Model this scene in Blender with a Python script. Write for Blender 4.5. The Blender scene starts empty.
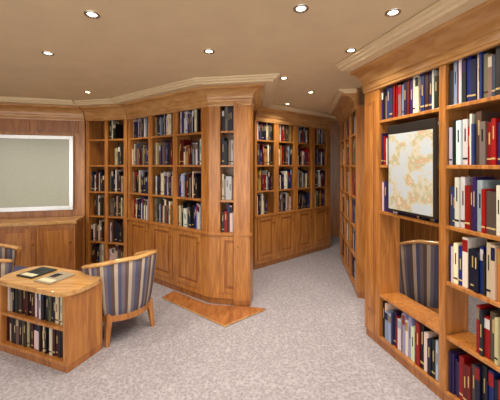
import bpy, bmesh, math, random
from mathutils import Vector, Matrix
random.seed(31)
CH=2.45
EYE=1.55
F=300.0
def lin(c):
    return tuple(((v/255.0)/12.92 if v/255.0<=0.04045 else ((v/255.0+0.055)/1.055)**2.4) for v in c)+(1.0,)
def new_mat(name):
    m=bpy.data.materials.new(name); m.use_nodes=True
    nt=m.node_tree; b=nt.nodes['Principled BSDF']
    return m,nt,b
def flat(name,c,rough=0.5,metal=0.0,emit=0):
    m,nt,b=new_mat(name)
    n=nt.nodes.new('ShaderNodeTexNoise'); n.inputs['Scale'].default_value=40
    r=nt.nodes.new('ShaderNodeValToRGB')
    l=lin(c)
    r.color_ramp.elements[0].color=tuple(x*0.9 for x in l[:3])+(1,)
    r.color_ramp.elements[1].color=tuple(min(1,x*1.06) for x in l[:3])+(1,)
    nt.links.new(n.outputs['Fac'],r.inputs['Fac']); nt.links.new(r.outputs['Color'],b.inputs['Base Color'])
    b.inputs['Roughness'].default_value=rough; b.inputs['Metallic'].default_value=metal
    if emit:
        b.inputs['Emission Color'].default_value=l; b.inputs['Emission Strength'].default_value=emit
    return m
def wood(name,c1,c2,scale=(14,14,1.3),rough=0.33):
    m,nt,b=new_mat(name)
    tc=nt.nodes.new('ShaderNodeTexCoord'); mp=nt.nodes.new('ShaderNodeMapping')
    mp.inputs['Scale'].default_value=scale
    n=nt.nodes.new('ShaderNodeTexNoise'); n.inputs['Scale'].default_value=2.2; n.inputs['Detail'].default_value=7
    n.inputs['Distortion'].default_value=0.8
    r=nt.nodes.new('ShaderNodeValToRGB')
    r.color_ramp.elements[0].position=0.32; r.color_ramp.elements[1].position=0.7
    r.color_ramp.elements[0].color=lin(c1); r.color_ramp.elements[1].color=lin(c2)
    nt.links.new(tc.outputs['Object'],mp.inputs['Vector']); nt.links.new(mp.outputs['Vector'],n.inputs['Vector'])
    nt.links.new(n.outputs['Fac'],r.inputs['Fac']); nt.links.new(r.outputs['Color'],b.inputs['Base Color'])
    bp=nt.nodes.new('ShaderNodeBump'); bp.inputs['Strength'].default_value=0.05
    nt.links.new(n.outputs['Fac'],bp.inputs['Height']); nt.links.new(bp.outputs['Normal'],b.inputs['Normal'])
    b.inputs['Roughness'].default_value=rough; b.inputs['Coat Weight'].default_value=.35; b.inputs['Coat Roughness'].default_value=.15
    return m
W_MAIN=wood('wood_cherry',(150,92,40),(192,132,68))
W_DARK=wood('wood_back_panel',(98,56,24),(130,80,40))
W_PAN=wood('wood_panel',(132,76,34),(174,114,58))
W_LIGHT=wood('wood_top',(178,130,74),(210,168,110),scale=(1.3,12,12),rough=0.2)
W_CROWN=wood('wood_crown',(176,126,74),(206,162,106),scale=(2,2,10),rough=.25)
W_FLOOR=wood('wood_floor_plate',(136,82,44),(180,120,70),scale=(10,2,2),rough=0.3)
BRASS=flat('brass',(200,165,90),0.25,1.0)
DARKM=flat('dark_metal',(30,28,28),0.4)
CHROME=flat('chrome_trim',(200,200,200),0.25,1.0)
BOOK,nt,b=new_mat('book_covers')
a=nt.nodes.new('ShaderNodeVertexColor'); a.layer_name='Col'
nt.links.new(a.outputs['Color'],b.inputs['Base Color']); b.inputs['Roughness'].default_value=0.45
CARPET,nt,b=new_mat('carpet_weave')
tc=nt.nodes.new('ShaderNodeTexCoord')
n=nt.nodes.new('ShaderNodeTexNoise'); n.inputs['Scale'].default_value=60; n.inputs['Detail'].default_value=5; n.inputs['Roughness'].default_value=.75
v=nt.nodes.new('ShaderNodeTexVoronoi'); v.inputs['Scale'].default_value=42
mx=nt.nodes.new('ShaderNodeMath'); mx.operation='ADD'
mm=nt.nodes.new('ShaderNodeMath'); mm.operation='MULTIPLY'; mm.inputs[1].default_value=0.28
r=nt.nodes.new('ShaderNodeValToRGB')
r.color_ramp.elements[0].position=0.42; r.color_ramp.elements[1].position=0.9
r.color_ramp.elements[0].color=lin((126,121,130)); r.color_ramp.elements[1].color=lin((184,183,196))
nt.links.new(tc.outputs['Object'],n.inputs['Vector']); nt.links.new(tc.outputs['Object'],v.inputs['Vector'])
nt.links.new(v.outputs['Distance'],mm.inputs[0]); nt.links.new(n.outputs['Fac'],mx.inputs[0]); nt.links.new(mm.outputs[0],mx.inputs[1])
nt.links.new(mx.outputs[0],r.inputs['Fac']); nt.links.new(r.outputs['Color'],b.inputs['Base Color'])
bp=nt.nodes.new('ShaderNodeBump'); bp.inputs['Strength'].default_value=0.3; bp.inputs['Distance'].default_value=.005
nt.links.new(n.outputs['Fac'],bp.inputs['Height']); nt.links.new(bp.outputs['Normal'],b.inputs['Normal'])
b.inputs['Roughness'].default_value=0.95
CEIL=flat('ceiling_paint',(228,208,170),0.6)

class B:
    def __init__(s,mats): s.bm=bmesh.new(); s.mats=mats; s.o=Vector((0,0)); s.u=Vector((1,0)); s.v=Vector((0,1)); s.col=None
    def frame(s,P,Q):
        P=Vector(P);Q=Vector(Q); s.o=P; s.u=(Q-P).normalized(); s.v=Vector((-s.u.y,s.u.x)); return (Q-P).length
    def w(s,u,v,z): p=s.o+s.u*u+s.v*v; return Vector((p.x,p.y,z))
    def hexa(s,pts,m=0,col=None):
        vs=[s.bm.verts.new(p) for p in pts]
        for f in ((0,3,2,1),(4,5,6,7),(0,1,5,4),(1,2,6,5),(2,3,7,6),(3,0,4,7)):
            fc=s.bm.faces.new([vs[i] for i in f]); fc.material_index=m
            if col is not None:
                for l in fc.loops: l[s.col]=col
    def box(s,u0,u1,v0,v1,z0,z1,m=0,col=None):
        s.hexa([s.w(u0,v0,z0),s.w(u1,v0,z0),s.w(u1,v1,z0),s.w(u0,v1,z0),s.w(u0,v0,z1),s.w(u1,v0,z1),s.w(u1,v1,z1),s.w(u0,v1,z1)],m,col)
    def prism(s,prof,u0,u1,m=0,mit0=0,mit1=0):
        a=[s.bm.verts.new(s.w(u0+mit0*v,v,z)) for v,z in prof]; c=[s.bm.verts.new(s.w(u1+mit1*v,v,z)) for v,z in prof]
        n=len(prof)
        for i in range(n):
            f=s.bm.faces.new([a[i],a[(i+1)%n],c[(i+1)%n],c[i]]); f.material_index=m
        f=s.bm.faces.new(a[::-1]); f.material_index=m
        f=s.bm.faces.new(c); f.material_index=m
    def finish(s,name,bevel=0.0,parent=None):
        bmesh.ops.recalc_face_normals(s.bm,faces=s.bm.faces)
        me=bpy.data.meshes.new(name); s.bm.to_mesh(me); s.bm.free()
        ob=bpy.data.objects.new(name,me); bpy.context.collection.objects.link(ob)
        for m in s.mats: me.materials.append(m)
        if parent: ob.parent=parent
        if bevel:
            bv=ob.modifiers.new('bevel','BEVEL'); bv.width=bevel; bv.segments=2; bv.limit_method='ANGLE'
        return ob
def crown_prof(z0=2.25,z1=2.39,out=0.15):
    p=[(0.02,z0-.05),(-0.012,z0-.05),(-.014,z0-.03),(-.022,z0-.028),(-0.022,z0),(-0.024,z0+.018),(-0.036,z0+.02),(-.036,z0+.03)]
    h=z1-.025-(z0+.03)
    for i in range(1,8):
        t=i/7; ang=t*math.pi/2
        p.append((-0.036-(out-.055)*(1-math.cos(ang)), z0+.03+h*math.sin(ang)*0.9+h*.1*t))
    p+= [(-out,z1-.022),(-out,z1),(0.02,z1)]
    return p
def soffit_prof(z0=2.39,z1=2.446,out=.3):
    return [(0.02,z0),(-out+.06,z0),(-out+.055,z0+.014),(-out+.03,z0+.018),(-out+.02,z0+.034),(-out,z0+.036),(-out,z1),(.02,z1)]
PAL=[(46,72,132),(34,52,110),(70,104,172),(160,36,42),(196,52,50),(224,216,202),(240,236,226),(110,88,150),(44,44,50),
     (50,90,70),(136,80,54),(212,188,138),(110,126,164),(90,92,102),(232,232,234),(176,168,158),(236,232,224),(60,58,110),(196,206,220),(150,140,128),(186,176,166),(222,220,226)]
RPAL=PAL+[(186,34,40),(204,44,48),(232,230,228),(120,96,160),(96,80,140),(238,236,232),(190,36,40)]
DPAL=[(58,54,60),(84,78,74),(120,116,112),(52,72,110),(206,198,186),(120,90,66),(160,154,146),(76,108,140),(226,220,208),(130,50,48),(232,230,226)]
def fill(bk,u0,u1,z,clear,vf=0.03,depth=0.19,pal=PAL):
    u=u0+0.008
    while True:
        g=random.choice([1,1,1,1,2]); th=random.uniform(.013,.036); hh=min(clear-.02,random.uniform(.22,.32)); dd=random.uniform(.13,depth)
        c=random.choice(pal)
        for k in range(g):
            if u+th>u1-0.008: return
            h=hh*random.uniform(.96,1.0) if g>1 else hh
            cc=lin(tuple(min(255,max(0,x+random.uniform(-8,8))) for x in c))
            vv=vf+random.uniform(0,.02)
            bk.box(u,u+th*.95,vv,vv+dd,z+.0015,z+.0015+h,0,cc)
            lum=sum(c)/3
            tc_=lin((225,212,180)) if lum<140 else lin(random.choice([(150,30,35),(30,40,90),(60,60,60)]))
            q=random.random()
            if th>.018:
                z_a=random.uniform(.4,.6)
                if q<.5: bk.box(u+th*.36,u+th*.6,vv-.0012,vv,z+h*z_a,z+h*(z_a+.28),0,tc_)
                if .3<q<.7: bk.box(u+th*.02,u+th*.93,vv-.001,vv,z+h*.12,z+h*.16,0,tc_)
                if q>.7: 
                    c2=lin(random.choice(pal)); bk.box(u,u+th*.95,vv-.001,vv,z+h*.72,z+h*.96,0,c2)
            u+=th
        if random.random()<.015: u+=random.uniform(.02,.06)
def run(bc,bk,P,Q,bays,shelves,depth=.3,top=2.25,cab=None,openback={},start=.06,end=.06,stile=.05,pal=PAL,skip={},fillmap={},mits=(0,0),vf=.03,soff=.3,bd=.19):
    L=bc.frame(P,Q); bk.o,bk.u,bk.v=bc.o,bc.u,bc.v
    bc.box(0,L,.015,depth,0,.07,2)
    zt=top
    iw=(L-start-end-stile*(bays-1))/bays
    bc.box(0,start,0,depth,.07,zt,0); bc.box(L-end,L,0,depth,.07,zt,0)
    if start>.15: 
        bc.box(.05,start-.05,-.008,0,.25,zt-.14,2); bc.box(.07,start-.07,-.014,-.006,.29,zt-.18,0)
    bc.box(start,L-end,0,depth,zt-.03,zt,0)
    edges=[]
    u=start
    for i in range(bays):
        edges.append((u,u+iw)); u+=iw
        if i<bays-1:
            bc.box(u,u+stile,0,.03,.07,zt-.03,0); bc.box(u+stile*.3,u+stile*.7,.03,depth,.07,zt-.03,0); u+=stile
    zs=list(shelves)
    for bi,(a,c) in enumerate(edges):
        if bi in openback:
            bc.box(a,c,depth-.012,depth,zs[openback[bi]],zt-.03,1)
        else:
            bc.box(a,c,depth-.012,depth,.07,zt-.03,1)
        if cab:
            bc.box(a,c,.0,.02,.07,.13,0); 
            n=2 if (c-a)>.5 else 1
            wd=(c-a)/n
            for k in range(n):
                a0=a+k*wd+.004; c0=a+(k+1)*wd-.004
                bc.box(a0,c0,.006,.024,.134,cab-.034,2)
                r=.05
                bc.box(a0,a0+r,-.008,.006,.134,cab-.034,0); bc.box(c0-r,c0,-.008,.006,.134,cab-.034,0)
                bc.box(a0+r,c0-r,-.008,.006,.134,.134+r,0); bc.box(a0+r,c0-r,-.008,.006,cab-.034-r,cab-.034,0)
                if c0-a0>.18: bc.box(a0+r+.03,c0-r-.03,-.002,.006,.134+r+.03,cab-.034-r-.03,0)
                ku=c0-.025 if k==0 else a0+.025
                bc.box(ku-.009,ku+.009,-.028,-.008,cab-.15,cab-.132,3)
        for si,z in enumerate(zs):
            if (bi,si) in skip.get('board',()): continue
            bc.box(a,c,0.004,depth-.012,z-.024,z,0)
            sj=si+1
            while (bi,sj) in skip.get('board',()): sj+=1
            nz=zs[sj]-.024 if sj<len(zs) else zt-.03
            d=fillmap.get((bi,si),None)
            if (bi,si) in skip.get('books',()): continue
            aa,cc=a,c
            if d: aa=a+(c-a)*d[0]; cc=a+(c-a)*d[1]
            fill(bk,aa,cc,z,nz-z,vf=vf,pal=pal,depth=bd)
    if cab: bc.box(0.0,L,-.018,0.0,cab-.03,cab,0)
    bc.box(0,L,.0,.03,zt,CH-.004,0)
    bc.prism(crown_prof(zt,zt+.14),0,L,4,mits[0],mits[1])
    bc.prism(soffit_prof(zt+.14,CH-.004,soff),0,L,5,mits[0],mits[1])
    return edges
MATS=[W_MAIN,W_DARK,W_PAN,BRASS,W_CROWN,CEIL]
def newbooks():
    bk=B([BOOK]); bk.col=bk.bm.loops.layers.color.new('Col'); return bk
def pair():
    return B(MATS),newbooks()
SH=[.45,.8,1.16,1.55,1.93]
bc,bk=pair()
A=Vector((1.05,2.75)); d=Vector((.2,-.77)).normalized(); E=A+d*2.13
rb=run(bc,bk,A,E,3,[.09]+SH,depth=.21,openback={0:3,1:2},start=.2,end=.06,pal=RPAL,vf=.015,bd=.165,
   fillmap={(0,0):(0,1),(1,1):(.3,1)},skip={'board':[(0,2)],'books':[(0,1)]})
right_frame=(bc.o.copy(),bc.u.copy(),bc.v.copy())
tb=bc.finish('tall_bookcase',.003); bk.finish('books',0,tb)
R=Vector((-1.75,4.3)); S=Vector((-.46,3.35)); T=Vector((0.0,3.27)); T2=Vector((.03,4.35))
bc=B(MATS); ks=[newbooks() for _ in range(3)]
run(bc,ks[0],R,S,3,[.8,1.16,1.55,1.93],depth=.26,cab=.8,start=.05,end=.12,stile=.07,fillmap={(2,1):(0,.8)},mits=(-.2,-.235))
run(bc,ks[1],S,T,1,[.8,1.16,1.55,1.93],depth=.22,cab=.8,start=.13,end=.1,mits=(.235,-1.158))
run(bc,ks[2],T,T2,2,[.8,1.16,1.55,1.93],depth=.18,cab=.8,start=.06,end=.06,mits=(1.158,0),vf=.02,bd=.14)
cb=bc.finish('corner_bookcase',.003)
for k in ks: k.finish('books',0,cb)
bc,bk=pair()
Q=Vector((-2.45,4.47))
run(bc,bk,Q,R-Vector((.012,-.003)),2,[.09,.42,.8,1.16,1.55,1.93],depth=.26,start=.06,end=.06,pal=DPAL,skip={'books':[(0,4),(0,5)]},fillmap={(0,2):(.2,.9),(1,4):(.3,1),(1,5):(0,.5)},mits=(-.258,.2))
ob=bc.finish('alcove_bookcase',.003); bk.finish('books',0,ob)
bc,bk=pair()
run(bc,bk,(0.07,4.42),(1.5,5.6),4,[.8,1.16,1.55,1.93],depth=.28,cab=.8,start=.05,end=.1,stile=.1,fillmap={(0,0):(0,.7)},soff=.2)
ob=bc.finish('wall_bookcase',.003); bk.finish('books',0,ob)
bc,bk=pair()
run(bc,bk,(1.48,4.95),(1.24,3.5),3,[.09]+SH,depth=.28,start=.06,end=.06,stile=.06,soff=.2)
ob=bc.finish('side_bookcase',.003); bk.finish('books',0,ob)
bc,bk=pair()
run(bc,bk,(2.7,5.4),(3.3,2.6),4,[.8,1.16,1.55,1.93],depth=.28,cab=.8,start=.06,end=.06,stile=.06,soff=.2)
ob=bc.finish('far_bookcase',.003); bk.finish('books',0,ob)

def solid(name,x0,x1,y0,y1,z0,z1,mat):
    q=B([mat]); q.box(x0,x1,y0,y1,z0,z1); return q.finish(name)
solid('floor',-5,4,-2.5,6.6,-.1,0,CARPET)
solid('ceiling',-5,4,-2.5,6.6,CH,CH+.1,CEIL)
solid('wall_back',-5,4,6.5,6.6,0,CH,W_PAN)
solid('wall_left',-5.1,-5,-2.5,6.6,0,CH,W_PAN)
solid('wall_right',4,4.1,-2.5,6.6,0,CH,W_PAN)
q=B(MATS); L=q.frame((-4.98,3.78),Q-Vector((.012,0)))
q.box(0,L,0,.1,0,CH-.002,0)
for i in range(4):
    a=.1+i*(L-.1)/4
    q.box(a,a+(L-.1)/4-.08,-.012,0,2.02,2.19,2)
q.box(0,L,-.02,0,0,.1,0)
q.prism(crown_prof(2.25,2.39,.16),0,L,4,0,.258)
q.prism(soffit_prof(2.39,CH-.002,.32),0,L,5,0,.258)
q.finish('wall_panelled',.003)
wo,wu,wv=q.o.copy(),q.u.copy(),q.v.copy()
q=B([CHROME,flat('screen_face',(172,178,164),.18),DARKM]); q.o,q.u,q.v=wo,wu,wv
u0,u1,z0,z1=.75,L-.14,.9,1.97
q.box(u0,u1,-.05,-.014,z0,z1,1)
for aa in ((u0,u0+.05,z0,z1),(u1-.05,u1,z0,z1),(u0+.05,u1-.05,z1-.05,z1),(u0+.05,u1-.05,z0,z0+.06)):
    q.box(aa[0],aa[1],-.065,-.05,aa[2],aa[3],0)
q.box(u0+.3,u0+.5,-.068,-.065,z0+.02,z0+.035,2)
q.finish('wall_screen',.004)
q=B([W_MAIN,W_DARK,W_PAN,BRASS,W_LIGHT]); q.o,q.u,q.v=wo,wu,wv
q.box(.4,L-.02,-.4,-.03,.0,.76,0); q.box(.38,L-.0,-.43,-.025,.76,.8,4)
n=5; wd=(L-.42)/n
for i in range(n):
    a=.4+i*wd+.02; c=a+wd-.04
    q.box(a,c,-.415,-.4,.1,.72,2); q.box(a+.05,c-.05,-.422,-.415,.15,.67,0); q.box(c-.04,c-.02,-.44,-.415,.5,.52,3)
q.finish('credenza',.004)

q,bk=pair()
q.mats=[W_MAIN,W_DARK,W_PAN,BRASS,W_LIGHT]
P0=(-2.1,2.5); P1=(-1.36,2.22)
L=q.frame(P0,P1); bk.o,bk.u,bk.v=q.o,q.u,q.v
D=.33
q.box(0,L,.01,D,0,.05,2)
q.box(0,.035,0,D,.05,.57,0); q.box(L-.035,L,0,D,.05,.57,0)
q.box(.035,L-.035,.28,.3,.05,.57,1); 
for z in (.075,.33): q.box(.035,L-.035,0.004,.28,z-.025,z,0)
q.box(.035,L-.035,D-.03,D,.05,.57,2)
prof=[]
a0,a1,b0,b1,rr=-.03,L+.03,-.03,D+.03,.14
for cx,cy,s0 in ((a1-rr,b0+rr,-90),(a1-rr,b1-rr,0),(a0+rr,b1-rr,90),(a0+rr,b0+rr,180)):
    for k in range(9):
        t=math.radians(s0+90*k/8); prof.append((cx+rr*math.cos(t),cy+rr*math.sin(t)))
lo=[q.bm.verts.new(q.w(x,y,.57)) for x,y in prof]; hi=[q.bm.verts.new(q.w(x,y,.61)) for x,y in prof]
for i in range(len(prof)):
    j=(i+1)%len(prof); f=q.bm.faces.new([lo[i],lo[j],hi[j],hi[i]]); f.material_index=4
f=q.bm.faces.new(hi); f.material_index=4; f=q.bm.faces.new(lo[::-1]); f.material_index=4
ob=q.finish('low_bookcase',.004)
fill(bk,.04,L-.04,.075,.23,pal=DPAL); fill(bk,.04,L-.04,.33,.24,pal=DPAL)
bk.finish('books',0,ob)
mg=newbooks()
mg.frame(P0,P1)
for u,v,c in ((.1,.08,(80,110,120)),(.36,.05,(205,200,190))):
    mg.box(u,u+.19,v,v+.22,.612,.62,0,lin(c)); mg.box(u+.02,u+.17,v+.02,v+.07,.62,.6205,0,lin((240,235,220))); mg.box(u+.03,u+.1,v+.1,v+.18,.62,.6205,0,lin((60,60,70)))
mg.finish('magazines')

q=B([W_FLOOR,W_LIGHT])
pts=[(-1.02,3.48),(-.24,2.86),(.17,3.2),(.04,3.24),(-.02,3.24),(-.47,3.31),(-.93,3.66)]
lo=[q.bm.verts.new((x,y,0.001)) for x,y in pts]; hi=[q.bm.verts.new((x,y,.02)) for x,y in pts]
for i in range(len(pts)):
    j=(i+1)%len(pts); q.bm.faces.new([lo[i],lo[j],hi[j],hi[i]]).material_index=1
q.bm.faces.new(hi); q.bm.faces.new(lo[::-1])
q.finish('wooden_floor_plate',.006)

ST=[flat('stripe_brown',(92,72,68),.8),flat('stripe_cream',(178,164,150),.8),flat('stripe_blue_grey',(76,80,112),.8),flat('stripe_slate',(112,104,112),.8)]
def tub(x,y,ang,H=.76,name='tub_chair'):
    q=B([W_MAIN,W_LIGHT]+ST)
    N=96; span=math.radians(250)
    def pt(t,r,z): return (r*math.cos(t)*1.0,r*math.sin(t),z)
    rings=[]; rail=[]
    for i in range(N+1):
        t=-math.pi/2-span/2+span*i/N
        k=abs(i/N-.5)*2
        top=H-(H-.6)*max(0,(k-.2)/.8)**1.3
        z0=.2
        ro0,ro1=.25,.325
        pr=[]
        for j in range(5):
            s=j/4; pr.append((ro0+(ro1-ro0)*s**.7, z0+(top-z0)*s))
        inn=[(ro1-.03,top+.012),(ro1-.06,top)]
        for j in range(4):
            s=1-(j+1)/4; inn.append((ro0-.05+(ro1-ro0)*s**.7, z0+(top-z0)*s))
        rings.append([q.bm.verts.new(pt(t,r,z)) for r,z in pr+inn])
        rail.append([q.bm.verts.new(pt(t,ro1-.03+.04*math.cos(w),top+.014+.018*math.sin(w))) for w in [2*math.pi*e/8 for e in range(8)]])
    seq=[2,3,4,5,2,3,5,4]
    for i in range(N):
        m=seq[(i//2)%8]
        a,b_=rings[i],rings[i+1]; n=len(a)
        for j in range(n):
            f=q.bm.faces.new([a[j],b_[j],b_[(j+1)%n],a[(j+1)%n]]); f.material_index=m; f.smooth=True
        a,b_=rail[i],rail[i+1]
        for j in range(8):
            f=q.bm.faces.new([a[j],b_[j],b_[(j+1)%8],a[(j+1)%8]]); f.material_index=1; f.smooth=True
    q.bm.faces.new(rings[0][::-1]).material_index=0; q.bm.faces.new(rings[-1]).material_index=0
    q.bm.faces.new(rail[0][::-1]).material_index=1; q.bm.faces.new(rail[-1]).material_index=1
    sr=[]
    for r,z in ((.2,.26),(.255,.28),(.268,.34),(.268,.41),(.25,.44),(.18,.455)):
        ring=[]
        for i in range(40):
            t=2*math.pi*i/40; yy=r*math.sin(t); 
            if yy>0: yy*=1.12
            ring.append(q.bm.verts.new((r*math.cos(t)*.97,yy,z)))
        sr.append(ring)
    for k in range(len(sr)-1):
        for i in range(40):
            j=(i+1)%40; f=q.bm.faces.new([sr[k][i],sr[k][j],sr[k+1][j],sr[k+1][i]]); f.material_index=4; f.smooth=True
    q.bm.faces.new(sr[-1]).material_index=4; q.bm.faces.new(sr[0][::-1]).material_index=4
    for lx,ly in ((-.19,-.16),(.19,-.16),(-.19,.2),(.19,.2)):
        pts=[]
        for z,h,k in ((0,.014,1.15),(.27,.026,1.0)):
            for sx,sy in ((-1,-1),(1,-1),(1,1),(-1,1)): pts.append((lx*k+sx*h,ly*k+sy*h,z))
        q.hexa([Vector(p) for p in pts],0)
    for i in range(40):
        t0=2*math.pi*i/40; t1=2*math.pi*(i+1)/40
        q.hexa([Vector((r*math.cos(t),r*math.sin(t),z)) for z in (.2,.262) for r,t in ((.21,t0),(.262,t0),(.262,t1),(.21,t1))],0)
    for sg in (0,-1):
        t=-math.pi/2+(span/2)*(-1 if sg==0 else 1)
        c=Vector((.295*math.cos(t),.295*math.sin(t),0)); c0=Vector((.235*math.cos(t),.235*math.sin(t),0))
        ps=[]
        for cc,z in ((c0,.02),(c,.6)):
            for sx,sy in ((-1,-1),(1,-1),(1,1),(-1,1)): ps.append(Vector((cc.x+sx*.02,cc.y+sy*.02,z)))
        q.hexa(ps,0)
    ob=q.finish(name)
    ob.location=(x,y,0.001); ob.rotation_euler=(0,0,ang)
    return ob
tub(-1.22,2.84,math.radians(50),.72)
tub(1.74,2.95,math.radians(-15),.84)
tub(-2.6,3.05,math.radians(-60),.72)

MAP,nt,b=new_mat('map_print')
tc=nt.nodes.new('ShaderNodeTexCoord')
n=nt.nodes.new('ShaderNodeTexNoise'); n.inputs['Scale'].default_value=9; n.inputs['Detail'].default_value=12; n.inputs['Roughness'].default_value=.65
r=nt.nodes.new('ShaderNodeValToRGB'); r.color_ramp.interpolation='CONSTANT'
r.color_ramp.elements[0].color=lin((176,188,200)); e=r.color_ramp.elements[1]; e.position=.5; e.color=lin((190,180,156))
for p,c in ((.54,(160,170,146)),(.58,(184,152,130)),(.63,(198,188,170))):
    e=r.color_ramp.elements.new(p); e.color=lin(c)
nt.links.new(tc.outputs['Object'],n.inputs['Vector']); nt.links.new(n.outputs['Fac'],r.inputs['Fac'])
nt.links.new(r.outputs['Color'],b.inputs['Base Color']); b.inputs['Roughness'].default_value=.3
q=B([DARKM,MAP,CHROME])
q.o,q.u,q.v=right_frame
a,c=rb[0]; mu0=a+.14; mu1=c-.0
q.box(mu0,mu1,-.03,-.006,1.19,1.86,0); q.box(mu0+.015,mu1-.015,-.033,-.03,1.205,1.79,1)
q.finish('framed_map',.002)

GLOW=flat('lamp_glow',(255,240,205),.5,0,14)
def downlight(x,y,p=40):
    e=bpy.data.objects.new('ceiling_downlight',None); bpy.context.collection.objects.link(e); e.location=(x,y,CH)
    bm=bmesh.new(); N=28
    prof=[(.045,-.001),(.045,-.006),(.04,-.01),(.03,-.008),(.027,-.003)]
    rs=[[bm.verts.new((r*math.cos(2*math.pi*i/N),r*math.sin(2*math.pi*i/N),z)) for i in range(N)] for r,z in prof]
    for k in range(len(rs)-1):
        for i in range(N): bm.faces.new([rs[k][i],rs[k][(i+1)%N],rs[k+1][(i+1)%N],rs[k+1][i]]).smooth=True
    f=bm.faces.new(rs[-1]); f.material_index=1
    me=bpy.data.meshes.new('trim_ring'); bm.to_mesh(me); bm.free(); me.materials.append(CHROME); me.materials.append(GLOW)
    o=bpy.data.objects.new('trim_ring',me); bpy.context.collection.objects.link(o); o.parent=e
    l=bpy.data.lights.new('lamp','SPOT'); l.energy=p; l.spot_size=math.radians(145); l.spot_blend=.9; l.color=(1,.87,.69); l.shadow_soft_size=.04
    lo=bpy.data.objects.new('lamp',l); bpy.context.collection.objects.link(lo); lo.parent=e; lo.location=(0,0,-.03)
for px,py in ((92,14),(48,53),(209,51),(351,50),(393,12),(301,8),(180,90)):
    Y=F*(CH-EYE)/(165-py); X=(px-250)/F*Y
    downlight(X,Y)
for x,y in ((.75,3.7),(.55,4.4),(-2.0,3.7),(-3.1,3.3),(1.95,2.5),(2.3,3.7),(-1.2,.4),(.2,.4),(0.9,.6),(-2.6,1.6),(2.2,1.2),(.35,3.1)):  # extra downlights: some added out of view for fill, some to brighten right chair
    downlight(x,y)
w=bpy.data.worlds.new('World'); bpy.context.scene.world=w; w.use_nodes=True
w.node_tree.nodes['Background'].inputs[0].default_value=(1,.95,.88,1); w.node_tree.nodes['Background'].inputs[1].default_value=2.7
cam=bpy.data.cameras.new('Camera'); co=bpy.data.objects.new('Camera',cam); bpy.context.collection.objects.link(co)
co.location=(0,0,EYE); co.rotation_euler=(math.radians(90),0,0); cam.lens=21.6; cam.sensor_width=36; cam.shift_y=-.07; cam.clip_start=.02
bpy.context.scene.camera=co
bpy.context.scene.view_settings.view_transform='Standard'
